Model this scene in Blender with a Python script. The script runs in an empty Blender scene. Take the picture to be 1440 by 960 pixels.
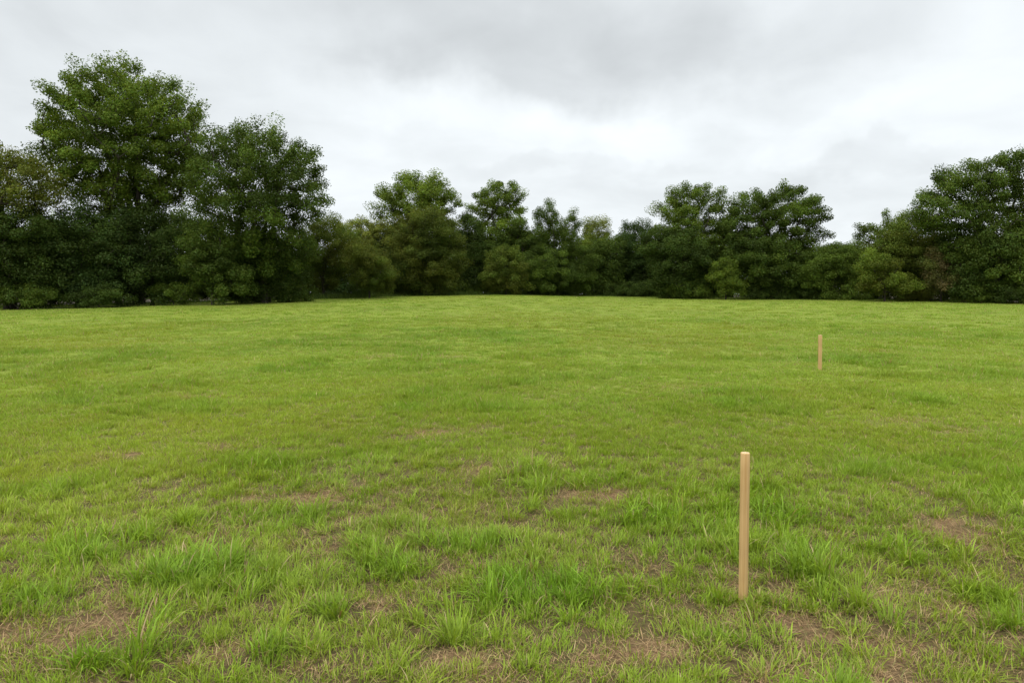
import bpy, math, random
import numpy as np

C = bpy.context.scene.collection
F = 960.0                       # focal length in photo pixels (1440 wide)
EYE = 1.7
PITCH = math.radians(4.05)

# ------------------------------------------------------------------ helpers
def ray(px, py):
    u = (px - 720) / F; v = (480 - py) / F
    cp, sp = math.cos(PITCH), math.sin(PITCH)
    return np.array([u, cp + v * sp, -sp + v * cp])

def at(px, py, depth):
    d = ray(px, py); d = d * (depth / d[1])
    return np.array([d[0], depth, EYE + d[2]])

_r = np.random.default_rng(7)
_T = _r.random((256, 256))
def vnoise(x, y, s=0):
    x = np.asarray(x, float) + 37.3 * s + 1000; y = np.asarray(y, float) + 91.7 * s + 1000
    xi = np.floor(x).astype(int); yi = np.floor(y).astype(int)
    fx = x - xi; fy = y - yi
    fx = fx * fx * (3 - 2 * fx); fy = fy * fy * (3 - 2 * fy)
    a = _T[xi % 256, yi % 256]; b = _T[(xi + 1) % 256, yi % 256]
    c = _T[xi % 256, (yi + 1) % 256]; d = _T[(xi + 1) % 256, (yi + 1) % 256]
    return (a * (1 - fx) + b * fx) * (1 - fy) + (c * (1 - fx) + d * fx) * fy
def fbm(x, y, s=0, o=4):
    t = 0; a = .5; k = 1.; n = 0
    for i in range(o):
        t = t + a * vnoise(x * k, y * k, s + i * 5); n += a; a *= .5; k *= 2.03
    return t / n
def sstep(a, b, x):
    t = np.clip((x - a) / (b - a), 0, 1); return t * t * (3 - 2 * t)

# field edge (where the woods begin) as a function of the bearing x/y
_EU = [-1.6, -1, -.75, -.5, -.3, -.1, .1, .35, .55, .75, 1, 1.6]
_EE = [48, 55, 62, 66, 71, 80, 85, 82, 75, 68, 61, 50]
_RU = [(p - 720) / F for p in (-500, 0, 230, 430, 560, 640, 720, 800, 900, 1060, 1200, 1320, 1440, 1900)]
_RR = [441, 433.5, 427, 421, 416.5, 414.5, 414, 415.5, 417.5, 419, 420.5, 422.5, 426, 435]
def edge(u): return np.interp(u, _EU, _EE)
def edge_z(u):
    row = np.interp(u, _RU, _RR); E = edge(u)
    ang = (row - (480 - F * math.tan(PITCH))) / F
    return EYE - ang * E
def ground_z(x, y):
    x = np.asarray(x, float); y = np.asarray(y, float)
    yy = np.maximum(y, .5)
    u = np.clip(x / np.maximum(yy, np.abs(x) / 1.6 + .01), -1.6, 1.6)
    E = edge(u); t = yy / E
    zt = edge_z(u)
    s = np.where(t < 1, t ** 2.1, 1.0)
    z = zt * s
    # beyond the edge the ground falls gently away again
    z = z - np.where(t > 1, np.clip((t - 1) * 3.0, 0, 1.3) * sstep(-.45, -.1, u), 0)
    near = np.clip(np.hypot(x, y) / 30, 0, 1)
    z = z + (fbm(x * .23, y * .23, 3, 3) - .5) * .14 * (1 - .6 * near) * sstep(0, 6, np.hypot(x, y))
    return z

# bare patches and lush tufts seen in the photograph (pixel ellipses laid on the ground)
def to_ground(px, py):
    d = ray(px, py); t = EYE / -d[2]
    for _ in range(12):
        p = d * t
        t = (EYE - float(ground_z(p[0], p[1]))) / -d[2]
    return d * t
BARE = [(280,558,20,5,.8),(165,642,30,6,.8),(300,628,22,5,.6),(610,608,75,9,.55),(690,662,50,10,.55),(460,697,42,10,.8),
 (350,704,22,9,.7),(280,748,60,9,.45),(840,697,50,11,.7),(790,652,26,7,.4),(1140,655,26,7,.5),(1275,590,44,6,.5),(1350,605,20,6,.5),
 (1235,493,34,3,.5),(1350,745,55,16,.8),(1340,862,55,14,.8),(1240,838,50,18,.7),(1110,880,50,14,.8),(905,925,80,18,.9),(640,930,62,22,.9),
 (500,858,60,13,.7),(330,925,50,16,.8),(180,880,50,12,.65),(60,945,60,12,.5),(815,835,45,12,.55),(700,810,40,10,.3),(440,940,40,10,.6),
 (540,501,40,3,.5),(630,502,36,3,.45),(20,708,26,6,.6),(1180,905,60,12,.7),(1400,770,30,9,.6),(560,660,30,6,.3),
 (620,815,40,10,.5),(1010,870,50,12,.4),(900,800,45,10,.4),(730,640,40,6,.3),(960,545,60,4,.3),(1080,500,40,3,.25),(1290,640,30,6,.3),
 (400,770,50,8,.3),(200,690,40,6,.35),(1200,760,40,10,.35)]
LUSH = [(215,925,42,14,1),(385,930,38,14,.9),(530,800,45,12,.8),(460,862,32,12,.8),(662,898,24,9,.9),(740,830,80,22,1),(690,765,45,12,.8),
 (620,762,40,10,.7),(300,810,95,22,.9),(1130,795,70,24,1),(1160,842,45,10,.8),(1270,885,46,12,1),(370,655,60,9,.6),(860,680,40,8,.5),
 (930,722,60,12,.7),(750,688,34,5,.7),(1300,567,36,3,1),(725,480,18,2,1),(772,479,16,2,.8),(670,472,50,3,.6),(100,568,34,5,.8),(190,577,26,4,.7),
 (40,855,60,22,.9),(1400,850,40,14,.7),(1370,650,60,12,.5),(970,520,26,3,.6),(1060,690,50,8,.5),(430,560,40,4,.6),(120,780,60,12,.5),
 (930,575,50,4,.5),(700,590,60,4,.3),(1330,800,40,8,.5),(980,905,50,10,.5),(100,930,40,10,.8),(560,740,60,10,.5),(1230,660,45,6,.6),(1170,505,30,3,.6)]
def _blobs(lst):
    out = []
    for px, py, rx, ry, a in lst:
        c = to_ground(px, py); e = to_ground(px, py + ry); f_ = to_ground(px + rx, py)
        out.append((c[0], c[1], abs(f_[0] - c[0]), abs(e[1] - c[1]) * 1.1, a))
    return out
_B = _blobs(BARE); _L = _blobs(LUSH)
def _field(bl, x, y):
    v = np.zeros_like(x)
    wx = (fbm(x * 2.1, y * 2.1, 21, 3) - .5) * .5; wy = (fbm(x * 2.1, y * 2.1, 22, 3) - .5) * .5
    for cx, cy, rx, ry, a in bl:
        k = min(1, cy / 10 + .25)
        q = ((x + wx * k - cx) / rx) ** 2 + ((y + wy * k - cy) / ry) ** 2
        v = np.maximum(v, a * np.exp(-q ** 1.3 * .7))
    return v
def bare_f(x, y):
    d = np.hypot(x, y)
    n = fbm(x * 1.05, y * .95, 11, 4); n2 = fbm(x * 4.3, y * 4.3, 12, 3)
    nz = .72 * sstep(.475, .67, n * .7 + n2 * .3) * (1.0 - .78 * sstep(3.3, 7, d))
    b = np.maximum(_field(_B, x, y), nz * .85)
    fine = fbm(x * 6.5, y * 6.5, 14, 3)
    b = b * sstep(.22, .54, fine + .12 * b)
    return np.clip(b - .6 * _field(_L, x, y), 0, 1)
def lush_f(x, y):
    n = fbm(x * .8 + 40, y * .8, 13, 4)
    return np.clip(np.maximum(_field(_L, x, y), sstep(.48, .75, n) * .6), 0, 1)

def mesh_np(name, verts, quads=None, tris=None, mat=None, cols=None, parent=None, smooth=False):
    me = bpy.data.meshes.new(name)
    verts = np.asarray(verts, np.float32)
    nq = 0 if quads is None else len(quads); nt = 0 if tris is None else len(tris)
    idx = []
    if nq: idx.append(np.asarray(quads, np.int32).ravel())
    if nt: idx.append(np.asarray(tris, np.int32).ravel())
    idx = np.concatenate(idx)
    me.vertices.add(len(verts)); me.vertices.foreach_set('co', verts.ravel())
    me.loops.add(len(idx)); me.loops.foreach_set('vertex_index', idx)
    me.polygons.add(nq + nt)
    st = np.concatenate([np.arange(nq) * 4, nq * 4 + np.arange(nt) * 3]).astype(np.int32)
    me.polygons.foreach_set('loop_start', st)
    if smooth: me.polygons.foreach_set('use_smooth', np.ones(nq + nt, bool))
    me.update(calc_edges=True)
    if cols is not None:
        a = me.attributes.new('Col', 'FLOAT_COLOR', 'POINT')
        c4 = np.ones((len(verts), 4), np.float32); c4[:, :3] = cols
        a.data.foreach_set('color', c4.ravel())
    if mat: me.materials.append(mat)
    o = bpy.data.objects.new(name, me); C.objects.link(o)
    if parent: o.parent = parent
    return o

def tag(o, label=None, cat=None, kind=None, group=None):
    if label: o['label'] = label
    if cat: o['category'] = cat
    if kind: o['kind'] = kind
    if group: o['group'] = group

# ------------------------------------------------------------------ materials
def new_mat(name):
    m = bpy.data.materials.new(name); m.use_nodes = True
    nt = m.node_tree; nt.nodes.clear()
    return m, nt, nt.nodes, nt.links
def leafy(name, trans, tint, rough=.6, spec=.02, nscale=3.0, namp=.35):
    m, nt, N, L = new_mat(name)
    out = N.new('ShaderNodeOutputMaterial')
    at_ = N.new('ShaderNodeAttribute'); at_.attribute_name = 'Col'
    tc = N.new('ShaderNodeTexCoord')
    no = N.new('ShaderNodeTexNoise'); no.inputs['Scale'].default_value = nscale; no.inputs['Detail'].default_value = 3
    L.new(tc.outputs['Object'], no.inputs['Vector'])
    mr = N.new('ShaderNodeMapRange'); mr.inputs['From Min'].default_value = .3; mr.inputs['From Max'].default_value = .7
    mr.inputs['To Min'].default_value = 1 - namp; mr.inputs['To Max'].default_value = 1 + namp
    L.new(no.outputs['Fac'], mr.inputs['Value'])
    sc = N.new('ShaderNodeVectorMath'); sc.operation = 'SCALE'
    L.new(at_.outputs['Color'], sc.inputs[0]); L.new(mr.outputs['Result'], sc.inputs['Scale'])
    df = N.new('ShaderNodeBsdfDiffuse'); L.new(sc.outputs[0], df.inputs['Color'])
    tm = N.new('ShaderNodeVectorMath'); tm.operation = 'MULTIPLY'; tm.inputs[1].default_value = tint
    L.new(sc.outputs[0], tm.inputs[0])
    tr = N.new('ShaderNodeBsdfTranslucent'); L.new(tm.outputs[0], tr.inputs['Color'])
    mx = N.new('ShaderNodeMixShader'); mx.inputs[0].default_value = trans
    L.new(df.outputs[0], mx.inputs[1]); L.new(tr.outputs[0], mx.inputs[2])
    gl = N.new('ShaderNodeBsdfGlossy'); gl.inputs['Roughness'].default_value = rough
    gl.inputs['Color'].default_value = (.8, .85, .8, 1)
    m2 = N.new('ShaderNodeMixShader'); m2.inputs[0].default_value = spec
    L.new(mx.outputs[0], m2.inputs[1]); L.new(gl.outputs[0], m2.inputs[2])
    L.new(m2.outputs[0], out.inputs['Surface'])
    return m
M_GRASS = leafy('grass_blades', .34, (1.25, 1.15, .6), .5, .012, 9, .12)
M_STRAW = leafy('dead_grass', .2, (1.1, 1, .8), .6, .02, 20, .2)
M_LEAF = leafy('foliage', .26, (1.25, 1.2, .6), .5, .008, .35, .25)

def bark():
    m, nt, N, L = new_mat('bark')
    out = N.new('ShaderNodeOutputMaterial'); b = N.new('ShaderNodeBsdfPrincipled')
    tc = N.new('ShaderNodeTexCoord'); mp = N.new('ShaderNodeMapping'); mp.inputs['Scale'].default_value = (6, 6, 1.2)
    no = N.new('ShaderNodeTexNoise'); no.inputs['Scale'].default_value = 2; no.inputs['Detail'].default_value = 6
    cr = N.new('ShaderNodeValToRGB'); cr.color_ramp.elements[0].position = .3; cr.color_ramp.elements[0].color = (.022, .018, .012, 1)
    cr.color_ramp.elements[1].position = .75; cr.color_ramp.elements[1].color = (.065, .052, .036, 1)
    L.new(tc.outputs['Object'], mp.inputs[0]); L.new(mp.outputs[0], no.inputs['Vector']); L.new(no.outputs['Fac'], cr.inputs[0])
    L.new(cr.outputs[0], b.inputs['Base Color']); b.inputs['Roughness'].default_value = .9
    bp = N.new('ShaderNodeBump'); bp.inputs['Strength'].default_value = .6; bp.inputs['Distance'].default_value = .05
    L.new(no.outputs['Fac'], bp.inputs['Height']); L.new(bp.outputs[0], b.inputs['Normal'])
    L.new(b.outputs[0], out.inputs['Surface'])
    return m
M_BARK = bark()

def ground_mat():
    m, nt, N, L = new_mat('field_soil_and_sward')
    out = N.new('ShaderNodeOutputMaterial'); b = N.new('ShaderNodeBsdfPrincipled'); b.inputs['Roughness'].default_value = .95
    b.inputs['Specular IOR Level'].default_value = .15
    at_ = N.new('ShaderNodeAttribute'); at_.attribute_name = 'Col'
    tc = N.new('ShaderNodeTexCoord')
    n1 = N.new('ShaderNodeTexNoise'); n1.inputs['Scale'].default_value = 28; n1.inputs['Detail'].default_value = 8; n1.inputs['Roughness'].default_value = .7
    L.new(tc.outputs['Object'], n1.inputs['Vector'])
    mr = N.new('ShaderNodeMapRange'); mr.inputs['From Min'].default_value = .3; mr.inputs['From Max'].default_value = .7
    mr.inputs['To Min'].default_value = .55; mr.inputs['To Max'].default_value = 1.45
    L.new(n1.outputs['Fac'], mr.inputs['Value'])
    sc = N.new('ShaderNodeVectorMath'); sc.operation = 'SCALE'
    L.new(at_.outputs['Color'], sc.inputs[0]); L.new(mr.outputs['Result'], sc.inputs['Scale'])
    L.new(sc.outputs[0], b.inputs['Base Color'])
    bp = N.new('ShaderNodeBump'); bp.inputs['Strength'].default_value = .8; bp.inputs['Distance'].default_value = .02
    L.new(n1.outputs['Fac'], bp.inputs['Height']); L.new(bp.outputs[0], b.inputs['Normal'])
    L.new(b.outputs[0], out.inputs['Surface'])
    return m

def wood_mat(name, c0, c1, end=False):
    m, nt, N, L = new_mat(name)
    out = N.new('ShaderNodeOutputMaterial'); b = N.new('ShaderNodeBsdfPrincipled'); b.inputs['Roughness'].default_value = .7
    b.inputs['Specular IOR Level'].default_value = .25
    tc = N.new('ShaderNodeTexCoord'); mp = N.new('ShaderNodeMapping')
    mp.inputs['Scale'].default_value = (70, 70, 2.2) if not end else (60, 60, 60)
    no = N.new('ShaderNodeTexNoise'); no.inputs['Scale'].default_value = 1.4; no.inputs['Detail'].default_value = 6; no.inputs['Distortion'].default_value = .4
    n2 = N.new('ShaderNodeTexNoise'); n2.inputs['Scale'].default_value = 5; n2.inputs['Detail'].default_value = 3
    cr = N.new('ShaderNodeValToRGB'); cr.color_ramp.elements[0].position = .32; cr.color_ramp.elements[0].color = (*c0, 1)
    cr.color_ramp.elements[1].position = .62; cr.color_ramp.elements[1].color = (*c1, 1)
    L.new(tc.outputs['Object'], mp.inputs[0]); L.new(mp.outputs[0], no.inputs['Vector']); L.new(no.outputs['Fac'], cr.inputs[0])
    L.new(tc.outputs['Object'], n2.inputs['Vector'])
    mr = N.new('ShaderNodeMapRange'); mr.inputs['To Min'].default_value = .8; mr.inputs['To Max'].default_value = 1.15
    L.new(n2.outputs['Fac'], mr.inputs['Value'])
    sc = N.new('ShaderNodeVectorMath'); sc.operation = 'SCALE'
    L.new(cr.outputs[0], sc.inputs[0]); L.new(mr.outputs['Result'], sc.inputs['Scale']); L.new(sc.outputs[0], b.inputs['Base Color'])
    bp = N.new('ShaderNodeBump'); bp.inputs['Strength'].default_value = .3; bp.inputs['Distance'].default_value = .002
    L.new(no.outputs['Fac'], bp.inputs['Height']); L.new(bp.outputs[0], b.inputs['Normal'])
    L.new(b.outputs[0], out.inputs['Surface'])
    return m
M_WOOD = wood_mat('sawn_pine', (.47, .285, .110), (.57, .375, .165))
M_END = wood_mat('pine_end_grain', (.50, .34, .18), (.62, .45, .26), True)

# ------------------------------------------------------------------ ground
def make_ground():
    def axis(lo, hi, n, k):
        t = np.linspace(-1, 1, n) if lo < 0 else np.linspace(0, 1, n)
        return t
    sx = np.linspace(-1, 1, 441); X = 700 * np.sinh(sx * 6.2) / math.sinh(6.2)
    sy = np.linspace(0, 1, 420); Y = -20 + 22 * sstep(0, 1, np.minimum(sy / .08, 1)) + 900 * np.where(sy > .08, np.sinh((sy - .08) / .92 * 5.6) / math.sinh(5.6), 0)
    xx, yy = np.meshgrid(X, Y)
    x = xx.ravel(); y = yy.ravel()
    z = ground_z(x, y)
    d = np.hypot(x, y)
    B = bare_f(x, y)
    z = z + (fbm(x * 5, y * 5, 31, 3) - .5) * .035 * (1 - sstep(8, 14, d))
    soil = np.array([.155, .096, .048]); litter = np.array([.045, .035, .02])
    sward = np.array([.16, .20, .022]); near_s = np.array([.10, .074, .030])
    f = sstep(5, 15, d)[:, None]
    g = near_s * (1 - f) + sward * f
    n = fbm(x * .35, y * .35, 41, 4)[:, None]
    g = g * (.8 + .4 * n)
    Bk = sstep(.25, .65, B)[:, None]
    col = g * (1 - Bk) + soil * Bk * (.75 + .5 * fbm(x * 7, y * 7, 42, 3)[:, None])
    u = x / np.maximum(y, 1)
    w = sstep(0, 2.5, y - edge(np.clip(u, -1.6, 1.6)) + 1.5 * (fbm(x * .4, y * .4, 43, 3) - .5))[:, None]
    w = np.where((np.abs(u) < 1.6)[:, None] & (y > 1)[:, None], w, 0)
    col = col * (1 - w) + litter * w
    nx, ny = len(X), len(Y)
    i = np.arange(nx - 1)[None, :] + np.arange(ny - 1)[:, None] * nx
    q = np.stack([i, i + 1, i + nx + 1, i + nx], -1).reshape(-1, 4)
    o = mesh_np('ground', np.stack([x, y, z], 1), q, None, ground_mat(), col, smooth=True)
    tag(o, 'gently rising ground of the open field, brown soil under the grass', 'ground', 'structure')
make_ground()
def gz_full(x, y):
    d = np.hypot(x, y)
    return ground_z(x, y) + (fbm(x * 5, y * 5, 31, 3) - .5) * .035 * (1 - sstep(8, 14, d))

# ------------------------------------------------------------------ grass blades
def blades(P, az, phi0, phi1, h, w, col, S, tipcol=None, wdir=None):
    """ribbons: P (n,3) roots, az heading, phi0 first tilt from vertical, phi1 extra bend over the length"""
    n = len(P)
    ax = np.stack([np.cos(az), np.sin(az), 0 * az], 1)
    wd = az + np.pi / 2 if wdir is None else wdir
    side = np.stack([np.cos(wd), np.sin(wd), 0 * az], 1)
    verts = np.zeros((n, 2 * S + 1, 3)); cols = np.zeros((n, 2 * S + 1, 3))
    p = P.copy()
    for s in range(S + 1):
        t = s / S
        if s:
            ph = phi0 + phi1 * ((s - .5) / S) ** 1.2
            st = (h / S)
            p = p + ax * (np.sin(ph) * st)[:, None]; p[:, 2] += np.cos(ph) * st
        ww = w * (.62 + .55 * t) * (1 - t ** 2.2) if S > 1 else w * (1 - t)
        if S > 1 and s == 0: ww = w * .6
        tw = 1.0
        if s < S:
            verts[:, 2 * s] = p - side * (ww * .5)[:, None]; verts[:, 2 * s + 1] = p + side * (ww * .5)[:, None]
            cols[:, 2 * s] = col * tw; cols[:, 2 * s + 1] = col * tw
        else:
            verts[:, 2 * S] = p; cols[:, 2 * S] = (col * tw) if tipcol is None else tipcol
    base = np.arange(n)[:, None] * (2 * S + 1)
    tri = base + np.array([[2 * S - 2, 2 * S - 1, 2 * S]])
    qs = []
    for s in range(S - 1):
        qs.append(base + np.array([[2 * s, 2 * s + 1, 2 * s + 3, 2 * s + 2]]))
    q = np.concatenate(qs) if qs else np.zeros((0, 4), int)
    return verts.reshape(-1, 3), cols.reshape(-1, 3), q, tri

class Acc:
    def __init__(s): s.v = []; s.c = []; s.q = []; s.t = []; s.n = 0
    def add(s, r):
        v, c, q, t = r
        s.v.append(v); s.c.append(c); s.q.append(q + s.n); s.t.append(t + s.n); s.n += len(v)
    def build(s, name, mat):
        return mesh_np(name, np.concatenate(s.v), np.concatenate(s.q), np.concatenate(s.t), mat, np.concatenate(s.c))

G_LIGHT = np.array([.305, .395, .036]); G_MID = np.array([.195, .308, .026]); G_DEEP = np.array([.120, .228, .018])
G_YEL = np.array([.36, .35, .06]); G_STRAW = np.array([.42, .33, .17]); G_TAN = np.array([.33, .23, .125])
rg = np.random.default_rng(11)
ALIM = math.radians(47)

def sward_tufts(x, y, wscale, dist):
    """choose tuft properties from the fields"""
    B = bare_f(x, y); Lh = lush_f(x, y)
    return B, Lh

acc = Acc(); DM = 1.7
def emit(tx, ty, nb, rad, hbase, S, wmul, spread=1.0, hvar=.35, tall=False):
    """tx,ty tuft centres; nb blades each"""
    B = bare_f(tx, ty); Lh = lush_f(tx, ty); d = np.hypot(tx, ty)
    keep = rg.random(len(tx)) > B * (.90 if not tall else .95)
    tx, ty, B, Lh, d = tx[keep], ty[keep], B[keep], Lh[keep], d[keep]
    n = len(tx)
    cnt = rg.poisson(nb * DM * (.55 + .9 * rg.random(n)) * (1 - .45 * B))
    th = hbase * 1.15 * (.65 + .75 * Lh) * (.7 + .6 * rg.random(n)) * (1 - .35 * B)
    hue = np.clip(fbm(tx * .33, ty * .2, 51, 4) * 1.5 - .25 + .25 * (rg.random(n) - .5), 0, 1)
    hue2 = fbm(tx * 1.7, ty * 1.7, 52, 3)
    big = fbm(tx * .09, ty * .05, 53, 3)
    i = np.repeat(np.arange(n), cnt); m = len(i)
    a = rg.random(m) * 2 * np.pi; rr = np.sqrt(rg.random(m)) * (rad if np.isscalar(rad) else rad[keep][i])
    x = tx[i] + np.cos(a) * rr; y = ty[i] + np.sin(a) * rr
    P = np.stack([x, y, gz_full(x, y) - .004], 1)
    az = a + rg.normal(0, .9, m)
    # prevailing lean shared by neighbours
    lean = fbm(x * .6, y * .6, 61, 2) * 6.28 * 2
    ax_ = np.cos(az) + .5 * np.cos(lean); ay_ = np.sin(az) + .5 * np.sin(lean); az = np.arctan2(ay_, ax_)
    rn = rg.random(m)
    phi0 = np.clip(rg.normal(.28, .22, m) + .25 * B[i], -.1, 1.3) * spread
    phi1 = np.abs(rg.normal(.75, .5, m)) * spread
    h = th[i] * (1 - hvar + 2 * hvar * rg.random(m))
    w0 = (.0024 + .0054 * rg.random(m) ** 1.5) * (1 + .5 * Lh[i])
    w = w0 * (wmul if np.isscalar(wmul) else wmul[keep][i])
    k = np.clip(hue[i] * .9 + .35 * (rg.random(m) - .5) + .35 * (big[i] - .5), 0, 1)[:, None]
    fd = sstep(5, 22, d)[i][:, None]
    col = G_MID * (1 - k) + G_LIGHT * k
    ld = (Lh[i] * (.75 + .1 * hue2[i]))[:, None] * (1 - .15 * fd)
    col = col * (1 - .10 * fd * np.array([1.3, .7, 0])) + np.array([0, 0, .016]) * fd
    col = col * (1 - ld) + G_DEEP * 1.25 * ld
    yl = (np.clip(hue2[i] * 1.2 - .35, 0, 1) * .45 + .05 * fd[:, 0] + .22 * sstep(.5, .68, fbm(tx[i] * .16 + 9, ty[i] * .10, 54, 4)) * fd[:, 0])[:, None]
    col = col * (1 - yl) + G_YEL * yl * .92
    st = (rg.random(m) < (.035 + .30 * B[i] * (1 - .4 * fd[:, 0]) + .03 * (1 - Lh[i])))[:, None]
    col = np.where(st, np.where(rg.random((m, 1)) < .5, G_STRAW, G_TAN), col)
    bm = (np.clip(B[i], 0, 1) * .4)[:, None]
    col = col * (1 - bm) + G_YEL * .75 * bm
    col = col * (1.03 + (1.0 - .45 * fd) * .62 * (rg.random((m, 1)) - .5))
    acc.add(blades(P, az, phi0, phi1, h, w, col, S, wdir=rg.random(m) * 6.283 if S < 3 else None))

def near_pts(n, r0, r1):
    a = (rg.random(n) * 2 - 1) * ALIM; r = np.sqrt(r0 ** 2 + (r1 ** 2 - r0 ** 2) * rg.random(n))
    return r * np.sin(a), r * np.cos(a)
def far_pts(n, r0, r1):
    a = (rg.random(n) * 2 - 1) * ALIM; r = r0 * (r1 / r0) ** rg.random(n)
    x, y = r * np.sin(a), r * np.cos(a)
    k = y < edge(np.clip(x / np.maximum(y, 1), -1.6, 1.6)) + .5
    return x[k], y[k]
AREA = lambda r0, r1: ALIM * (r1 ** 2 - r0 ** 2)

# near sward: small fine tufts, then taller leafy tufts
x, y = near_pts(int(AREA(2.0, 7) * 140), 2.0, 7); emit(x, y, 22, .055, .075, 3, 1.0)
x, y = near_pts(int(AREA(2.0, 7) * 60), 2.0, 7); emit(x, y, 16, .09, .055, 3, .8, spread=1.5)
x, y = near_pts(int(AREA(2.0, 7) * 26), 2.0, 7)
k = rg.random(len(x)) < .42 + 1.0 * lush_f(x, y); x, y = x[k], y[k]; emit(x, y, 28, .055, .145, 4, 1.35, tall=True, spread=1.3)
# middle and far: density falls with the square of distance while blades widen
D0 = 7.0
def far_layer(r0, r1, dens0, nb, hb, S, wk, radk):
    n = int(2 * ALIM * dens0 * D0 ** 2 * math.log(r1 / r0))
    x, y = far_pts(n, r0, r1); d = np.hypot(x, y)
    emit(x, y, nb, radk * d / D0, hb, S, wk * (d / D0) ** .95)
far_layer(7, 16, 260, 24, .075, 2, 1.1, .055)
far_layer(16, 40, 230, 20, .075, 1, 1.25, .06)
far_layer(40, 92, 130, 16, .08, 1, 1.25, .05)
x, y = far_pts(int(2 * ALIM * 30 * 49 * math.log(5)), 7, 35); d = np.hypot(x, y)
k = rg.random(len(x)) < .05 + .9 * lush_f(x, y); x, y, d = x[k], y[k], d[k]
emit(x, y, 30, .06 * (d / 7) ** .7, .13, 2, 1.2 * (d / 7) ** .9, tall=True)
for (px, py, nt_, rr_) in [(1045, 845, 26, .16), (1062, 850, 14, .10)]:
    c = to_ground(px, py); a = rg.random(nt_) * 6.283; q = rr_ * (.25 + .75 * rg.random(nt_))
    emit(c[0] + np.cos(a) * q, c[1] + np.sin(a) * q * .8, 20, .03, .095, 4, 1.2 if py > 700 else 2.0, tall=True)
g = acc.build('grass', M_GRASS)
tag(g, 'short tufted green grass covering the whole open field', 'grass', 'stuff')

# dead thatch on the bare patches
acc = Acc()
def straw(n, r0, r1, wm):
    x, y = near_pts(n, r0, r1)
    B = bare_f(x, y); k = rg.random(n) < .34 + 1.1 * B; x, y, B = x[k], y[k], B[k]; m = len(x)
    P = np.stack([x, y, gz_full(x, y) + .002 + .012 * rg.random(m)], 1)
    az = rg.random(m) * 6.283
    h = .02 + .07 * rg.random(m)
    phi0 = np.clip(rg.normal(1.28, .24, m), .4, 1.62); phi1 = rg.normal(.12, .15, m)
    w = (.0016 + .002 * rg.random(m)) * wm
    kk = rg.random((m, 1)); col = np.array([.22, .135, .062]) * (1 - kk) + np.array([.55, .375, .185]) * kk
    gr = rg.random((m, 1)) < .18; col = np.where(gr, np.array([.20, .22, .06]), col)
    acc.add(blades(P, az, phi0, phi1, h, w, col, 2))
straw(int(AREA(2, 6) * 4200), 2, 6, 1.0)
straw(int(AREA(6, 13) * 1100), 6, 13, 1.8)
straw(int(AREA(13, 26) * 90), 13, 26, 3.6)
g = acc.build('dead_grass', M_STRAW)
tag(g, 'dry brown dead grass lying on the bare patches of the field', 'dead grass', 'stuff')

# rough long grass and weeds where the field meets the woods
acc = Acc()
n = 42000
uu = rg.uniform(-.95, .95, n); yy = edge(uu) + rg.uniform(-.6, 2.8, n) ** 1.0; xx = uu * yy
dens = fbm(xx * .25, yy * .25, 71, 3); kk = rg.random(n) < sstep(.25, .6, dens) * .8 + .2
xx, yy, dens = xx[kk], yy[kk], dens[kk]; m = len(xx)
lowl = np.interp(xx / yy, [-.8, -.35, -.3, -.12, 0, .3, .8], [.5, .5, 1.0, 1.0, .4, .35, .5])
h = (.2 + .75 * rg.random(m) * dens * 1.3) * lowl
P = np.stack([xx, yy, ground_z(xx, yy) - .02], 1)
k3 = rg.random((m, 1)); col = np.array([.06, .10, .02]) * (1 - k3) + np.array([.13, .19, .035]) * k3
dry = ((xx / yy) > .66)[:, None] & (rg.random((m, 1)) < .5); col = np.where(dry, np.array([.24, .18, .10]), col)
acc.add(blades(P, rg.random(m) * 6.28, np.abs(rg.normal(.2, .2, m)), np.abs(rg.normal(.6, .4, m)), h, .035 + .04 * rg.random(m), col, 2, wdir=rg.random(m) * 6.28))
g = acc.build('long_grass', M_GRASS)
tag(g, 'rough long grass growing along the foot of the trees', 'long grass', 'stuff')

# ------------------------------------------------------------------ trees
PAL = {'mid': (.088, .134, .019), 'deep': (.050, .080, .014), 'olive': (.102, .120, .018), 'yellow': (.17, .20, .035),
       'bright': (.125, .180, .022), 'blue': (.048, .084, .020), 'brown': (.125, .10, .04), 'dark': (.032, .054, .012)}

def tubes(segs):
    """segs: list of (p0,p1,r0,r1) -> one mesh of 6-sided frusta chained"""
    V = []; Q = []; n = 0; S = 6
    ang = np.arange(S) / S * 2 * np.pi
    for p0, p1, r0, r1 in segs:
        d = p1 - p0; l = np.linalg.norm(d)
        if l < 1e-4: continue
        d = d / l; a = np.cross(d, [0, 0, 1.]) if abs(d[2]) < .95 else np.cross(d, [1., 0, 0]); a /= np.linalg.norm(a); b = np.cross(d, a)
        ring = np.cos(ang)[:, None] * a + np.sin(ang)[:, None] * b
        V.append(p0 - d * r0 * .2 + ring * r0); V.append(p1 + ring * r1)
        i = np.arange(S); j = (i + 1) % S
        Q.append(np.stack([n + i, n + j, n + S + j, n + S + i], 1)); n += 2 * S
    return np.concatenate(V), np.concatenate(Q)

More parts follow.
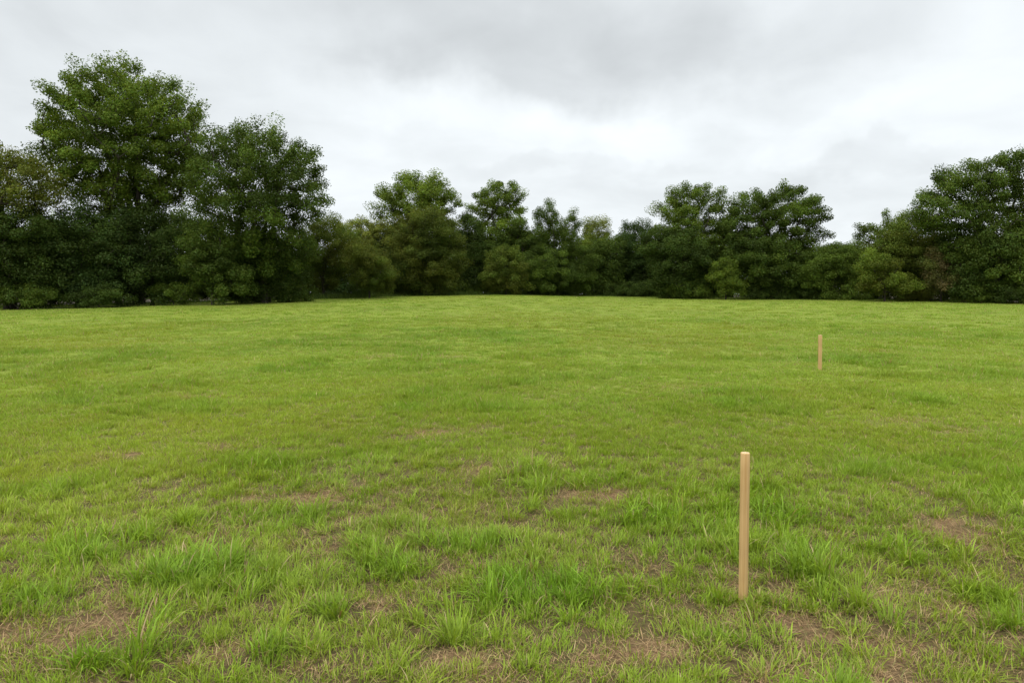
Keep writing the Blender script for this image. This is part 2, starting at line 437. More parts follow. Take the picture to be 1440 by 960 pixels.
LM = 7.6
def make_tree(name, cat, label, D, lobes, trunk_px, col, seed, sp=1.3, cr=1.0, nl=60, ls=.27, fork=.33, shell=.5, col2=None, flat=.75, group=None, trunk_r=None, brk=1.0, bump_k=1.0, plume=.5):
    if name == 'thicket_tree': lobes = lobes + [(trunk_px, 399, lobes[0][2] * 1.05, 26)]
    """lobes in photo pixels (cx, cy, rx, ry) seen at depth D; real ellipsoids as deep as they are wide"""
    r = np.random.default_rng(seed)
    ppm = F / D
    bx = (trunk_px - 720) / F * D; by = D
    bz = float(ground_z(bx, by)) - .05
    base = np.array([bx, by, bz])
    pts = []
    for q in lobes:
        cx, cy, rx, ry = q[:4]
        cw = at(cx, cy, D); R = np.array([rx / ppm, min(rx, ry * 1.25) / ppm * .95, ry / ppm])
        cw[1] += (r.random() - .5) * R[0] * .5
        vol = 4.19 * R[0] * R[1] * R[2] * (1 - shell ** 3)
        n = int(vol / sp ** 3 * 4) + 12
        v = r.normal(size=(n, 3)); v /= np.linalg.norm(v, axis=1)[:, None]
        f = (shell ** 3 + (1 - shell ** 3) * r.random(n)) ** (1 / 3)
        ph = r.random(6) * 6.28
        bump = 1 + bump_k * (.08 * np.sin(v[:, 0] * 5 + ph[0]) * np.sin(v[:, 2] * 6 + ph[1]) + .06 * np.sin(v[:, 1] * 9 + ph[2]) + .07 * np.sin(v[:, 0] * 11 + ph[3] + v[:, 2] * 7))
        Rin = np.maximum(R - cr * .55, R * .4)
        p = cw + v * Rin * (f * bump)[:, None]
        pts.append(p)
    pts = np.concatenate(pts); r.shuffle(pts)
    gzp = ground_z(pts[:, 0], pts[:, 1])
    pts = pts[pts[:, 2] > gzp + cr * .35]
    cell = {}; keep = []
    for p in pts:
        k = tuple((p / sp).astype(int)); ok = True
        for dx in (-1, 0, 1):
            for dy in (-1, 0, 1):
                for dz in (-1, 0, 1):
                    for o_ in cell.get((k[0] + dx, k[1] + dy, k[2] + dz), ()):
                        if (p[0] - o_[0]) ** 2 + (p[1] - o_[1]) ** 2 + (p[2] - o_[2]) ** 2 < sp * sp * .8: ok = False
        if ok: cell.setdefault(k, []).append(p); keep.append(p)
    K = np.array(keep)
    # ---- skeleton: trunk then every leaf cluster joins its nearest inner node
    top = K[:, 2].max(); ctr = K.mean(0); H = top - bz
    nodes = [base]; par = [-1]
    lead = np.array([ctr[0], ctr[1], bz + H * .75])
    nseg = 6; fh = fork * H
    for s in range(1, nseg + 1):
        t = s / nseg; p = base + np.array([0, 0, fh * t]) + (lead - base) * np.array([1, 1, 0]) * .35 * t * t
        p = p + np.append(r.normal(0, .05 * H * .08, 2), 0); nodes.append(p); par.append(len(nodes) - 2)
    trunk_top = len(nodes) - 1
    # main limbs
    nl_ = 5 if H > 8 else 4
    for j in range(nl_):
        a = j / nl_ * 6.283 + r.random() * .8
        spread = (K[:, 0].std() * 1.0) * (.25 if j == 0 else 1)
        tgt = ctr + np.array([math.cos(a) * spread, math.sin(a) * spread, 0]); tgt[2] = bz + H * (.62 + .2 * r.random())
        p0 = nodes[trunk_top - (j % 3)]; pi = trunk_top - (j % 3)
        for s in range(1, 6):
            t = s / 5; p = p0 + (tgt - p0) * np.array([t ** .85, t ** .85, t]) + r.normal(0, H * .008, 3)
            nodes.append(p); par.append(pi); pi = len(nodes) - 1
    NA = [np.array(q) for q in nodes]
    start = NA[trunk_top]
    order = np.argsort(np.linalg.norm(K - start, axis=1))
    arr = np.zeros((len(NA) + 3 * len(K) + 5, 3)); arr[:len(NA)] = NA; n = len(NA); par = par + [0] * (3 * len(K) + 5)
    leafn = []
    for ki in order:
        p = K[ki]
        dv = p - arr[:n]; dist = np.linalg.norm(dv, axis=1)
        pen = dist + np.where(dv[:, 2] < -.2 * dist, dist * .8, 0)
        pen[:min(3, trunk_top)] += 1e3 if fh > 2 else 0
        j = int(np.argmin(pen)); a0 = arr[j]
        mid = (a0 + p) * .5 + r.normal(0, .12 * dist[j], 3); mid[2] -= .06 * dist[j]
        arr[n] = mid; par[n] = j; n += 1; arr[n] = p; par[n] = n - 1; leafn.append(n); n += 1
    cntv = np.zeros(n)
    for l in leafn: cntv[l] = 1
    for i in range(n - 1, 0, -1): cntv[par[i]] += cntv[i]
    tr = trunk_r or max(.05, .0185 * H)
    rad = tr * np.sqrt(np.maximum(cntv, .6) / cntv[0]) * brk; rad = np.maximum(rad, .018)
    rad[0] = tr * 1.35
    segs = [(arr[par[i]], arr[i], rad[par[i]] if par[i] < trunk_top else min(rad[par[i]], rad[i] * 1.35), rad[i]) for i in range(1, n)]
    V, Q = tubes(segs)
    root = bpy.data.objects.new(name, None); C.objects.link(root); root.location = base
    root.empty_display_size = .3
    tag(root, label, cat, None, group)
    V = V - base
    mesh_np('trunk' if cat == 'tree' else 'stem', V, Q, None, M_BARK, parent=root, smooth=True)
    # ---- leaves
    nk = len(K); cnt = r.poisson(nl * LM * (.7 + .6 * r.random(nk))); i = np.repeat(np.arange(nk), cnt); m = len(i)
    v = r.normal(size=(m, 3)); v /= np.linalg.norm(v, axis=1)[:, None]
    rr = r.random(m) ** .55
    csz = cr * (.75 + .5 * r.random(nk))
    off = v * (rr * csz[i])[:, None]; off[:, 2] *= flat
    # sprays that stick out: some clusters get elongated outward
    out = K - ctr; out /= np.linalg.norm(out, axis=1)[:, None] + 1e-6
    el = (r.random(nk) * plume)
    off = off + out[i] * ((v * out[i]).sum(1) * rr * csz[i] * el[i])[:, None]
    P = K[i] + off
    nrm = v * .45 + np.array([0, 0, .55]) + r.normal(0, .55, (m, 3)); nrm /= np.linalg.norm(nrm, axis=1)[:, None]
    t1 = np.cross(nrm, r.normal(size=(m, 3))); t1 /= np.linalg.norm(t1, axis=1)[:, None]; t2 = np.cross(nrm, t1)
    L_ = ls * .56 * (.6 + .8 * r.random(m)); W_ = L_ * (.5 + .25 * r.random(m))
    a = P - t1 * (L_ * .5)[:, None]; c = P + t1 * (L_ * .5)[:, None]
    b = P + t2 * (W_ * .5)[:, None] + t1 * (L_ * .08)[:, None] - nrm * (L_ * .1)[:, None]
    d = P - t2 * (W_ * .5)[:, None] + t1 * (L_ * .08)[:, None] - nrm * (L_ * .1)[:, None]
    VV = np.stack([a, b, c, d], 1).reshape(-1, 3) - base
    c0 = np.array(PAL[col]); c1 = np.array(PAL[col2 or col])
    kc = np.clip(.42 + .3 * np.sin(K[:, 0] * .6 + seed) * np.cos(K[:, 2] * .7 + seed) + .7 * (r.random(nk) - .5), 0, 1)
    cc = c0 * (1 - kc[:, None]) + c1 * kc[:, None] if col2 else np.repeat(c0[None], nk, 0)
    cc = cc * (.72 + .56 * r.random((nk, 1)))
    cl = cc[i] * (.85 + .3 * r.random((m, 1))); cl[:, 0] *= (.85 + .35 * r.random(m))
    crown = mesh_np('crown' if cat == 'tree' else 'foliage', VV, np.arange(4 * m).reshape(-1, 4), None, M_LEAF, np.repeat(cl, 4, 0), parent=root)
    return root, m

WOOD = 'trees of the wood round the field'; SHR = 'shrubs along the edge of the wood'
TOT = 0
def T(*a, **k):
    global TOT
    r_, m = make_tree(*a, **k); TOT += m
# --- left
T('broad_tree', 'tree', 'tallest tree of all, huge round airy crown on ascending limbs, left', 66,
  [(176,198,108,108),(100,190,46,28),(250,190,42,60),(195,124,64,30),(262,228,32,42),(140,150,40,32),(236,142,42,40),(125,150,38,34),(222,140,34,30),(130,255,60,34),(236,256,42,34),(185,285,50,36)], 196, 'mid', 1, sp=1.62, cr=.95, nl=72, bump_k=.5, plume=1.1, ls=.33, fork=.30, shell=.12, col2='bright', group=WOOD, brk=1.2)
T('broad_tree', 'tree', 'second tallest tree, dark domed crown right of the tallest tree', 64,
  [(368,268,92,94),(362,212,62,46),(400,240,56,60),(430,285,36,42),(308,262,46,62),(372,340,70,60)], 372, 'deep', 2, sp=1.5, cr=.92, nl=72, bump_k=.6, plume=1.0, ls=.3, fork=.3, shell=.3, col2='mid', group=WOOD, brk=1.2)
T('olive_tree_crown', 'tree', 'olive yellow leaved tree leaning in at the left edge of the photo', 60,
  [(25,255,66,46),(-30,250,60,60),(70,262,30,30)], 20, 'yellow', 3, sp=1.2, cr=.95, nl=60, ls=.28, col2='olive', group=WOOD)
T('thicket_tree', 'tree', 'dark low tree filling the left edge below the olive tree', 59,
  [(20,345,80,60),(-50,340,70,80),(40,395,60,40)], 10, 'deep', 4, sp=1.2, cr=.95, nl=75, ls=.28, group=WOOD)
T('thicket_tree', 'tree', 'rounded dark tree under the left side of the tallest tree', 61,
  [(120,345,66,58),(100,385,56,45),(160,370,40,50)], 110, 'deep', 5, sp=1.2, cr=.95, nl=78, ls=.27, col2='blue', group=WOOD)
T('thicket_tree', 'tree', 'dense dark tree directly below the trunk of the tallest tree', 63,
  [(205,335,48,56),(225,380,50,50),(190,395,40,36)], 215, 'deep', 6, sp=1.2, cr=.95, nl=78, ls=.27, col2='dark', group=WOOD)
T('leafy_shrub', 'shrub', 'tall fresh green leafy shrub between the two tallest trees', 61,
  [(300,365,44,46),(285,335,36,30),(320,392,40,34)], 300, 'mid', 7, sp=1.0, cr=.8, nl=75, ls=.26, col2='deep', group=SHR)
T('thicket_tree', 'tree', 'black green tree under the second tallest tree', 65,
  [(375,370,46,54),(360,400,40,30),(405,390,34,40)], 380, 'deep', 8, sp=1.15, cr=.9, nl=80, ls=.27, group=WOOD)
for (px, top, hw, c, sd, D, lb) in [
    (25,398,46,'mid',31,57.5,'low round bush at the foot of the trees, leftmost of the edge bushes'),
    (140,402,40,'deep',32,59,'low dark bush at the field edge under the tallest tree'),
    (245,398,34,'mid',33,61.5,'small mid green bush just left of the fresh green shrub'),
    (345,396,32,'deep',34,64,'small dark bush just right of the fresh green shrub'),
    (412,400,26,'mid',35,66,'little bush at the foot of the yellow green willow')]:
    T('low_bush', 'shrub', lb, D, [(px, top + 14, hw, 18), (px + hw * .5, top + 18, hw * .6, 14), (px - hw * .5, top + 17, hw * .6, 15)], px, c, sd, sp=.75, cr=.6, nl=70, ls=.2, fork=.2, group=SHR, trunk_r=.05)
# --- left of centre
T('willow_tree', 'tree', 'yellow green willow right of the second tallest tree', 74,
  [(455,355,40,54),(462,322,28,24),(440,385,36,34),(480,345,30,34)], 455, 'olive', 9, sp=0.98, cr=0.78, nl=75, ls=0.211, col2='mid', group=WOOD)
T('willow_tree', 'tree', 'pale yellow tipped tree peeking over the willow', 84,
  [(500,335,32,28),(478,322,16,14),(515,322,20,20),(530,345,26,40)], 502, 'yellow', 10, sp=0.94, cr=0.74, nl=73, ls=0.229, group=WOOD)
T('round_shrub', 'shrub', 'round olive brown shrub with feathery outline in front of the willow', 73,
  [(520,378,36,34),(500,362,24,22),(540,390,20,22)], 520, 'olive', 11, sp=0.81, cr=0.69, nl=78, ls=0.194, col2='mid', group=SHR)
T('poplar_tree', 'tree', 'bright green tree with broad clumped top behind the round topped tree', 88,
  [(588,285,52,36),(545,280,22,20),(625,280,26,24),(575,262,30,22),(605,264,28,20),(530,300,14,14),(590,330,58,40)], 590, 'bright', 12, sp=1.40, cr=0.97, nl=89, plume=0.60, ls=.33, fork=.45, shell=.35, group=WOOD)
T('round_topped_tree', 'tree', 'dense olive dark tree with smooth round top, left of centre', 79,
  [(600,330,46,42),(590,370,52,46),(628,365,30,46),(570,350,28,40)], 600, 'olive', 13, sp=0.98, cr=0.83, nl=81, ls=0.220, col2='deep', group=WOOD)
T('thicket_tree', 'tree', 'dark shaded tree between the round shrub and round topped tree', 84,
  [(545,365,32,48),(530,345,26,34),(560,390,30,28)], 545, 'deep', 14, sp=1.2, cr=.95, nl=80, ls=.28, group=WOOD)
# --- centre
T('ash_tree', 'tree', 'tall narrow airy tree with bright top standing alone at the centre', 90,
  [(700,290,36,38),(685,280,24,22),(715,272,22,24),(702,262,18,14),(672,300,20,20),(728,300,14,20),(700,330,44,34)], 700, 'bright', 15, sp=1.31, cr=0.82, nl=67, plume=0.60, ls=.3, fork=.45, shell=.25, col2='mid', group=WOOD, brk=1.2)
T('thicket_tree', 'tree', 'dark tree under the left side of the narrow airy tree', 86,
  [(665,355,30,52),(655,335,22,34),(672,390,28,28)], 663, 'deep', 16, sp=1.2, cr=.95, nl=80, ls=.28, group=WOOD)
T('thicket_tree', 'tree', 'mid green tree under the right side of the narrow airy tree', 87,
  [(728,340,30,36),(740,370,28,44),(700,350,30,30)], 728, 'mid', 17, sp=1.2, cr=.95, nl=76, ls=.28, col2='deep', group=WOOD)
T('leafy_shrub', 'shrub', 'olive tinted shrub standing in front of the narrow airy tree', 82,
  [(712,372,30,28),(700,392,28,24),(725,395,22,20)], 712, 'olive', 18, sp=.95, cr=.75, nl=72, ls=.24, col2='mid', group=SHR)
T('twin_topped_tree', 'tree', 'mid green tree with two pointed tops right of centre', 85,
  [(770,312,24,30),(803,320,16,28),(785,350,42,44),(770,380,44,38),(810,380,30,40)], 785, 'mid', 19, sp=0.98, cr=0.78, nl=75, ls=0.211, col2='deep', group=WOOD)
T('small_tree', 'tree', 'small yellow green tree top behind the green twin topped tree', 94,
  [(838,325,22,22),(850,318,13,12),(825,322,12,12),(840,365,34,44)], 838, 'yellow', 20, sp=1.02, cr=0.78, nl=69, ls=0.246, col2='bright', group=WOOD)
T('thicket_tree', 'tree', 'mid green low tree below the small yellow green top', 88,
  [(845,370,30,36),(830,392,30,26),(868,360,22,36)], 848, 'deep', 21, sp=1.15, cr=.9, nl=78, ls=.27, col2='mid', group=WOOD)
T('thicket_tree', 'tree', 'dark tree with stepped top left of the wide airy pair', 90,
  [(895,345,34,36),(905,322,18,18),(880,335,16,18),(900,380,40,38)], 898, 'blue', 22, sp=1.02, cr=0.83, nl=77, ls=0.238, col2='deep', group=WOOD)
# --- right of centre
T('oak_tree', 'tree', 'airy crowned tree, left one of the wide pair right of centre', 82,
  [(970,290,44,32),(935,292,26,16),(1000,285,24,26),(985,275,28,18),(960,320,40,40),(975,340,56,34),(1008,318,34,34)], 965, 'mid', 23, sp=1.26, cr=0.82, nl=72, plume=0.68, ls=.28, fork=.4, shell=.2, col2='bright', group=WOOD, brk=1.2)
T('oak_tree', 'tree', 'wide crowned tree with ragged leafy right side, right one of the pair', 80,
  [(1090,300,66,36),(1050,292,32,24),(1115,282,32,26),(1145,305,24,30),(1140,335,30,20),(1085,335,50,36),(1065,275,16,10),(1040,322,34,34),(1110,345,50,30)], 1090, 'mid', 24, sp=1.29, cr=0.82, nl=75, plume=0.68, ls=.3, fork=.38, shell=.22, col2='deep', group=WOOD, brk=1.3)
T('thicket_tree', 'tree', 'dark dense tree under the left one of the wide pair', 80,
  [(950,365,46,46),(925,350,28,34),(985,375,34,42)], 950, 'deep', 25, sp=1.15, cr=.92, nl=80, ls=.27, group=WOOD)
T('leafy_shrub', 'shrub', 'lighter green upright shrub between the trunks of the wide pair', 77,
  [(1020,388,24,28),(1018,372,16,16),(1028,402,24,16)], 1020, 'bright', 26, sp=.85, cr=.68, nl=76, ls=.22, col2='mid', group=SHR)
T('thicket_tree', 'tree', 'dark dense tree under the right one of the wide pair', 78,
  [(1080,370,46,40),(1115,380,40,38),(1050,360,30,44)], 1085, 'deep', 27, sp=1.15, cr=.92, nl=80, ls=.27, col2='mid', group=WOOD)
T('leafy_shrub', 'shrub', 'low olive green shrub right of the wide pair of trees', 76,
  [(1175,372,36,34),(1150,385,30,30),(1200,385,30,30)], 1172, 'mid', 28, sp=0.85, cr=0.74, nl=78, ls=0.220, col2='mid', group=SHR)
T('small_tree', 'tree', 'dark small tree in the dip of the skyline right of centre', 84,
  [(1190,365,30,30),(1160,368,26,30),(1215,362,24,26)], 1190, 'mid', 29, sp=1.15, cr=.85, nl=72, ls=.28, group=WOOD)
# --- right
T('small_tree', 'tree', 'thin topped tree just left of the large tree at the right edge', 78,
  [(1235,328,32,20),(1215,325,16,14),(1260,315,24,22),(1245,350,34,30)], 1238, 'mid', 40, sp=1.19, cr=0.73, nl=70, plume=0.68, ls=.26, shell=.2, col2='bright', group=WOOD)
T('large_tree', 'tree', 'large dark tree with open leafy sprays at the right edge of the photo', 68,
  [(1385,265,62,48),(1330,262,34,24),(1420,240,46,34),(1450,270,60,60),(1350,300,60,34),(1305,300,34,26),(1400,330,80,44),(1480,330,70,70),(1385,305,60,34)], 1395, 'mid', 41, sp=1.37, cr=0.82, nl=62, plume=0.75, ls=.31, fork=.4, shell=.2, col2='deep', group=WOOD, brk=1.4)
T('thicket_tree', 'tree', 'mid green sloping tree under the left side of the large right tree', 73,
  [(1290,335,42,38),(1265,355,40,40),(1310,375,44,40)], 1290, 'mid', 42, sp=0.98, cr=0.83, nl=77, ls=0.238, col2='olive', group=WOOD)
T('leafy_shrub', 'shrub', 'fresh green bush at the field edge in front of the sloping tree', 70,
  [(1240,388,34,30),(1262,400,28,20),(1225,375,22,24)], 1243, 'bright', 43, sp=.95, cr=.75, nl=74, ls=.24, col2='olive', group=SHR)
T('dry_shrub', 'shrub', 'brownish half dry shrub below the large right tree', 69,
  [(1322,385,28,32),(1310,370,20,24),(1335,405,24,18)], 1322, 'brown', 44, sp=.95, cr=.75, nl=66, ls=.22, col2='mid', group=SHR)
T('thicket_tree', 'tree', 'dark dense tree at the right edge under the large tree', 67,
  [(1390,370,50,46),(1430,380,50,42),(1365,395,34,28),(1480,380,50,50)], 1400, 'deep', 45, sp=1.15, cr=.92, nl=80, ls=.28, col2='mid', group=WOOD)
for (px, top, hw, c, sd, D, lb) in [
    (585,398,34,'deep',50,80,'low bush at the foot of the round topped tree'),
    (655,398,30,'mid',51,84,'low bush at the field edge left of the olive tinted shrub'),
    (765,396,32,'deep',52,86,'low dark bush at the foot of the twin topped tree'),
    (890,398,36,'deep',53,86,'low dark bush at the foot of the stepped dark tree'),
    (968,398,36,'mid',54,79,'small bush at the foot of the left airy tree of the pair'),
    (1085,399,38,'deep',55,77.5,'low dark bush at the foot of the ragged right tree of the pair'),
    (1290,402,26,'olive',57,71,'small olive bush between the fresh green bush and dry shrub'),
    (1375,404,30,'mid',58,67,'small leafy bush at the edge right of the dry shrub'),
    (1190,402,30,'mid',60,75,'low bush at the foot of the dip in the skyline'),
    (1140,403,26,'deep',61,77,'little dark bush left of the low olive green shrub'),
    (505,404,30,'deep',62,77,'low dark bush at the foot of the willow and round shrub'),
    (1435,402,34,'deep',59,65,'low dark bush in the right corner of the tree line')]:
    T('low_bush', 'shrub', lb, D, [(px, top + 12, hw, 17), (px + hw * .5, top + 15, hw * .6, 13), (px - hw * .5, top + 14, hw * .6, 14)], px, c, sd, sp=.8, cr=.65, nl=66, ls=.22, fork=.2, group=SHR, trunk_r=.05)
# --- second row that closes the wood behind
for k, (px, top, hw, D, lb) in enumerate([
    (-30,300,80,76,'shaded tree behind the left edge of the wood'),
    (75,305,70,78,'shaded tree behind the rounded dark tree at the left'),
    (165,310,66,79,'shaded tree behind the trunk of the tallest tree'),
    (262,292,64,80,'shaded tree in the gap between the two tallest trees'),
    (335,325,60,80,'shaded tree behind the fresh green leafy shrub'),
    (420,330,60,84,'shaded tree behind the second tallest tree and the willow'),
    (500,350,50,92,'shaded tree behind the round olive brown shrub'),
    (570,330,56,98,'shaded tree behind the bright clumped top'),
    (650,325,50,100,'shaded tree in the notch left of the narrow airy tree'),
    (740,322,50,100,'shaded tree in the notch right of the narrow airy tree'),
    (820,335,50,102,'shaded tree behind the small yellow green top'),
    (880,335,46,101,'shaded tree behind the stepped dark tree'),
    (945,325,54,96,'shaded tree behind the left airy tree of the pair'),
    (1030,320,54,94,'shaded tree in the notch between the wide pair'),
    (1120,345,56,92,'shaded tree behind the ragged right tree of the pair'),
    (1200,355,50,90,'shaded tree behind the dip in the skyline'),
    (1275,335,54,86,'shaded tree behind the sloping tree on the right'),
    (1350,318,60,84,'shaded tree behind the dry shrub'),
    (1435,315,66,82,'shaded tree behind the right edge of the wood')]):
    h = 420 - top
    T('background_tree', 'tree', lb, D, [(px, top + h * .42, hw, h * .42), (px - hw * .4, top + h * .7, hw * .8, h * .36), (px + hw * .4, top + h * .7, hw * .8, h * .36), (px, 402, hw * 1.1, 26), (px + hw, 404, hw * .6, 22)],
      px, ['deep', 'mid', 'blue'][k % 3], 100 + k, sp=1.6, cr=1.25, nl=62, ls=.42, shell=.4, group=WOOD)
print('LEAVES', TOT)

# ------------------------------------------------------------------ wooden stakes
def stake(px_top, py_top, px_bot, py_bot, rad, sides, label, rot=0, rnd=.004):
    b = to_ground(px_bot, py_bot)
    t = at(px_top, py_top, b[1])
    base = np.array([b[0], b[1], float(gz_full(b[0], b[1]))])
    axis = t - base; H = np.linalg.norm(axis)
    # profile: rings of a many sided post with softened arrises and a chamfered sawn top
    N_ = sides * 4
    def ring(rr, z):
        out = []
        for i in range(N_):
            a = 2 * math.pi * i / N_ + rot
            seg = math.pi / sides; loc = ((a - rot) % (2 * seg)) - seg
            poly = math.cos(seg) / math.cos(loc); k = min(poly / math.cos(seg), 1 / math.cos(seg) * .985) * math.cos(seg)
            k = .4 * poly + .6 * (.5 + .5 * math.cos(seg))
            out.append((math.cos(a) * rr * k, math.sin(a) * rr * k, z))
        return out
    zs = [(-.12, rad * 1.0), (.0, rad * 1.0)] + [(H * k / 8, rad * (1 + .012 * math.sin(k * 2.1))) for k in range(1, 8)] + [(H - rnd * 1.6, rad), (H - rnd * .5, rad - rnd * .45), (H, rad - rnd * 1.2)]
    V = []
    for z, rr in zs: V += ring(rr, z)
    V = np.array(V)
    V[-N_:, 2] += .0015 * np.sin(np.arange(N_) * 1.7)
    Q = []
    for s in range(len(zs) - 1):
        for i in range(N_):
            j = (i + 1) % N_; Q.append((s * N_ + i, s * N_ + j, (s + 1) * N_ + j, (s + 1) * N_ + i))
    c = len(V); V = np.vstack([V, [[0, 0, H + .001]]])
    Tt = [((len(zs) - 1) * N_ + i, (len(zs) - 1) * N_ + (i + 1) % N_, c) for i in range(N_)]
    ob = mesh_np('wooden_stake', V, Q, Tt, M_WOOD)
    ob.data.materials.append(M_END)
    for p in ob.data.polygons:
        if len(p.vertices) == 3: p.material_index = 1
    from mathutils import Vector
    ob.location = base
    ob.rotation_mode = 'QUATERNION'; ob.rotation_quaternion = Vector((0, 0, 1)).rotation_difference(Vector(axis))
    tag(ob, label, 'stake', None, 'wooden marker stakes in the field')
    print('stake', base, H)
    return ob
stake(1048, 636, 1045, 845, .0262, 8, 'pale round wooden stake standing in the near grass, the large close one', .3)
stake(1153.5, 471, 1153, 520, .050, 4, 'small squared wooden stake farther out in the field, toward the trees', .6, .003)

# ------------------------------------------------------------------ sky and light
SUN_EL, SUN_AZ = math.radians(52), math.radians(-140)     # azimuth clockwise from +y: behind the camera, left
w = bpy.data.worlds.new('World'); bpy.context.scene.world = w; w.use_nodes = True
nt = w.node_tree; N = nt.nodes; L = nt.links; N.clear()
out = N.new('ShaderNodeOutputWorld'); bg = N.new('ShaderNodeBackground'); bg.inputs['Strength'].default_value = .1
sky = N.new('ShaderNodeTexSky'); sky.sky_type = 'NISHITA'; sky.sun_disc = False; sky.sun_elevation = SUN_EL; sky.sun_rotation = SUN_AZ
tc = N.new('ShaderNodeTexCoord'); nrm = N.new('ShaderNodeVectorMath'); nrm.operation = 'NORMALIZE'; L.new(tc.outputs['Generated'], nrm.inputs[0])
sep = N.new('ShaderNodeSeparateXYZ'); L.new(nrm.outputs[0], sep.inputs[0])
def math_(op, a, b=None, c=None):
    n = N.new('ShaderNodeMath'); n.operation = op
    for i, v in enumerate((a, b, c)):
        if v is None: continue
        if isinstance(v, (int, float)): n.inputs[i].default_value = v
        else: L.new(v, n.inputs[i])
    return n.outputs[0]
def mrange(v, a, b, c, d, smooth=True):
    n = N.new('ShaderNodeMapRange'); n.interpolation_type = 'SMOOTHSTEP' if smooth else 'LINEAR'
    L.new(v, n.inputs['Value'])
    for k_, q in zip(('From Min', 'From Max', 'To Min', 'To Max'), (a, b, c, d)): n.inputs[k_].default_value = q
    return n.outputs[0]
zc = math_('ADD', math_('MAXIMUM', sep.outputs['Z'], 0.0), .22)
pxn = math_('DIVIDE', sep.outputs['X'], zc); pyn = math_('DIVIDE', sep.outputs['Y'], zc)
cmb = N.new('ShaderNodeCombineXYZ'); L.new(pxn, cmb.inputs[0]); L.new(pyn, cmb.inputs[1])
def noise(vec, scale, detail=6, rough=.55, dist=0, off=(0, 0, 0)):
    mp = N.new('ShaderNodeMapping'); mp.inputs['Location'].default_value = off; L.new(vec, mp.inputs[0])
    n = N.new('ShaderNodeTexNoise'); n.inputs['Scale'].default_value = scale; n.inputs['Detail'].default_value = detail
    n.inputs['Roughness'].default_value = rough; n.inputs['Distortion'].default_value = dist
    L.new(mp.outputs[0], n.inputs['Vector']); return n
nA = noise(cmb.outputs[0], 1.1, 7, .5, .3, (3.1, 1.7, 0)).outputs['Fac']
nB = noise(cmb.outputs[0], 3.2, 6, .5, .4, (8.1, 4.7, 0)).outputs['Fac']
# cloud masses where the photograph has them: bearing/elevation blobs, edges torn by noise
nw = noise(nrm.outputs[0], 4.0, 5, .55, 0, (1, 2, 3))
def blob(px, py, rx, ry, tilt=0.0, warp=.28):
    """darker cloud: centre in photo px turned into a direction; radii in px"""
    d = ray(px, py); d = d / np.linalg.norm(d)
    R_ = np.array([d[1], -d[0], 0]); R_ = R_ / np.linalg.norm(R_); U_ = np.cross(R_, d)
    c_, s_ = math.cos(tilt), math.sin(tilt)
    A = (R_ * c_ + U_ * s_) * F / rx; Bv = (-R_ * s_ + U_ * c_) * F / ry
    wv = N.new('ShaderNodeVectorMath'); wv.operation = 'MULTIPLY_ADD'
    L.new(nw.outputs['Color'], wv.inputs[0]); wv.inputs[1].default_value = (warp,) * 3; wv.inputs[2].default_value = (-warp * .5,) * 3
    ad = N.new('ShaderNodeVectorMath'); L.new(nrm.outputs[0], ad.inputs[0]); L.new(wv.outputs[0], ad.inputs[1])
    qs = []
    for vec in (A, Bv):
        dt = N.new('ShaderNodeVectorMath'); dt.operation = 'DOT_PRODUCT'; L.new(ad.outputs[0], dt.inputs[0]); dt.inputs[1].default_value = tuple(vec)
        qs.append(math_('POWER', math_('ABSOLUTE', math_('SUBTRACT', dt.outputs['Value'], float(np.dot(d, vec)))), 2.0))
    q = math_('ADD', qs[0], qs[1])
    # only the hemisphere that faces the cloud
    fr = N.new('ShaderNodeVectorMath'); fr.operation = 'DOT_PRODUCT'; L.new(nrm.outputs[0], fr.inputs[0]); fr.inputs[1].default_value = tuple(d)
    q = math_('ADD', q, mrange(fr.outputs['Value'], 0, .5, 30, 0))
    return mrange(q, 0.0, 1.6, 1.0, 0.0)
val = math_('ADD', .945, math_('MULTIPLY', math_('SUBTRACT', nA, .5), .22))
val = math_('ADD', val, math_('MULTIPLY', math_('SUBTRACT', nB, .5), .30))
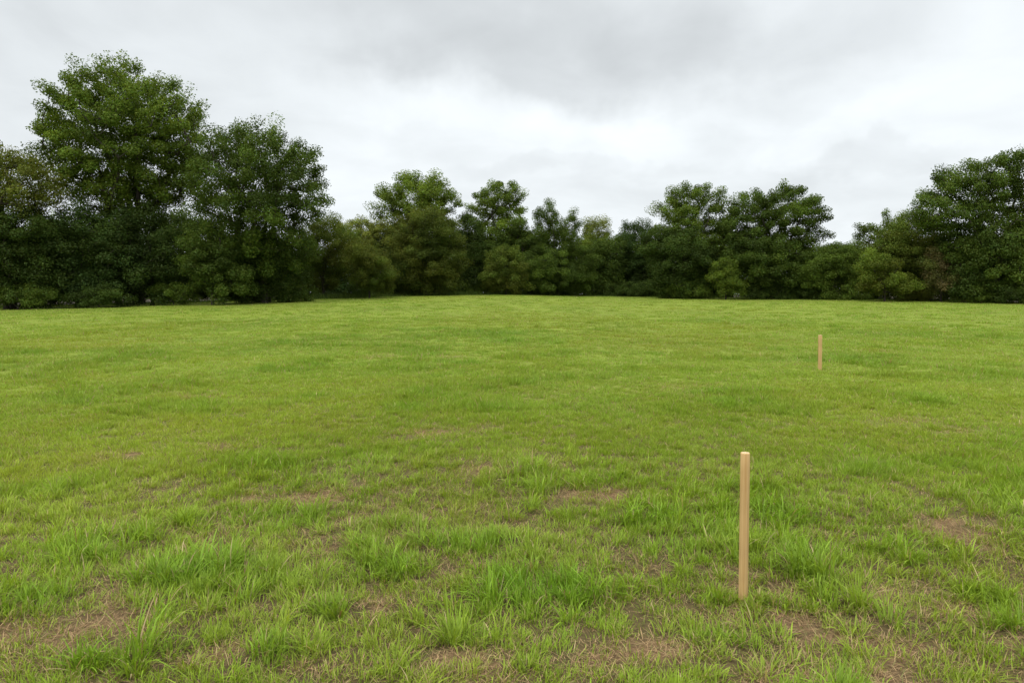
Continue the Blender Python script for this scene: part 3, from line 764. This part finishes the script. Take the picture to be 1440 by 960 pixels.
for (px, py, rx, ry, tl, amp) in [(740,35,300,100,-.12,-.19),(640,25,160,50,0,-.03),(880,125,80,30,-.5,-.03),(960,90,60,90,.3,-.04),
                                  (1240,222,120,16,0,-.06),(800,255,180,18,.05,-.07),(120,120,260,160,0,-.05),(20,20,200,60,0,-.03),(1050,165,110,30,.2,-.05),(1190,40,90,70,.9,-.05),
                                  (960,180,240,70,.1,.08),(620,150,220,40,-.15,.07),(1330,110,160,110,0,.05),(480,230,200,60,0,.03)]:
    val = math_('ADD', val, math_('MULTIPLY', blob(px, py, rx, ry, tl), amp))
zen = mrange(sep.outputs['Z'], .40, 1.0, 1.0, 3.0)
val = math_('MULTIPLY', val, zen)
# ground half of the dome is never seen; keep it dim
val = math_('MULTIPLY', val, mrange(sep.outputs['Z'], -.15, -.02, .25, 1.0))
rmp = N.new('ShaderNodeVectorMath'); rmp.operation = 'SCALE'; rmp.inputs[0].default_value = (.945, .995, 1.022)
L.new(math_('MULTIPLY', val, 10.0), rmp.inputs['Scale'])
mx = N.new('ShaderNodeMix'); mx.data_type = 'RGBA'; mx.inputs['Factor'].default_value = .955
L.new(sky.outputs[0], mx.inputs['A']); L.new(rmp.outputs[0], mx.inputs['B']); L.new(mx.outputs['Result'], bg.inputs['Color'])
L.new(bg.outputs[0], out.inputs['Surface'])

sd = bpy.data.lights.new('sun', 'SUN'); sd.energy = 1.3; sd.angle = math.radians(25); sd.color = (1, .96, .88)
so = bpy.data.objects.new('sun', sd); C.objects.link(so)
from mathutils import Vector
sv = Vector((math.sin(SUN_AZ) * math.cos(SUN_EL), math.cos(SUN_AZ) * math.cos(SUN_EL), math.sin(SUN_EL)))
so.rotation_mode = 'QUATERNION'; so.rotation_quaternion = sv.to_track_quat('Z', 'Y')

# ------------------------------------------------------------------ camera
cd = bpy.data.cameras.new('camera'); cd.sensor_width = 36; cd.lens = F / 1440 * 36; cd.clip_end = 3000; cd.clip_start = .05
co = bpy.data.objects.new('camera', cd); C.objects.link(co); co.location = (0, 0, EYE)
co.rotation_euler = (math.pi / 2 - PITCH, 0, 0)
S = bpy.context.scene; S.camera = co
S.view_settings.view_transform = 'Standard'; S.view_settings.look = 'None'; S.view_settings.gamma = 1; S.view_settings.exposure = 0
S.view_settings.use_curve_mapping = False
S.render.engine = 'CYCLES'
S.cycles.max_bounces = 7; S.cycles.diffuse_bounces = 4; S.cycles.glossy_bounces = 2; S.cycles.transmission_bounces = 4
S.cycles.use_denoising = True
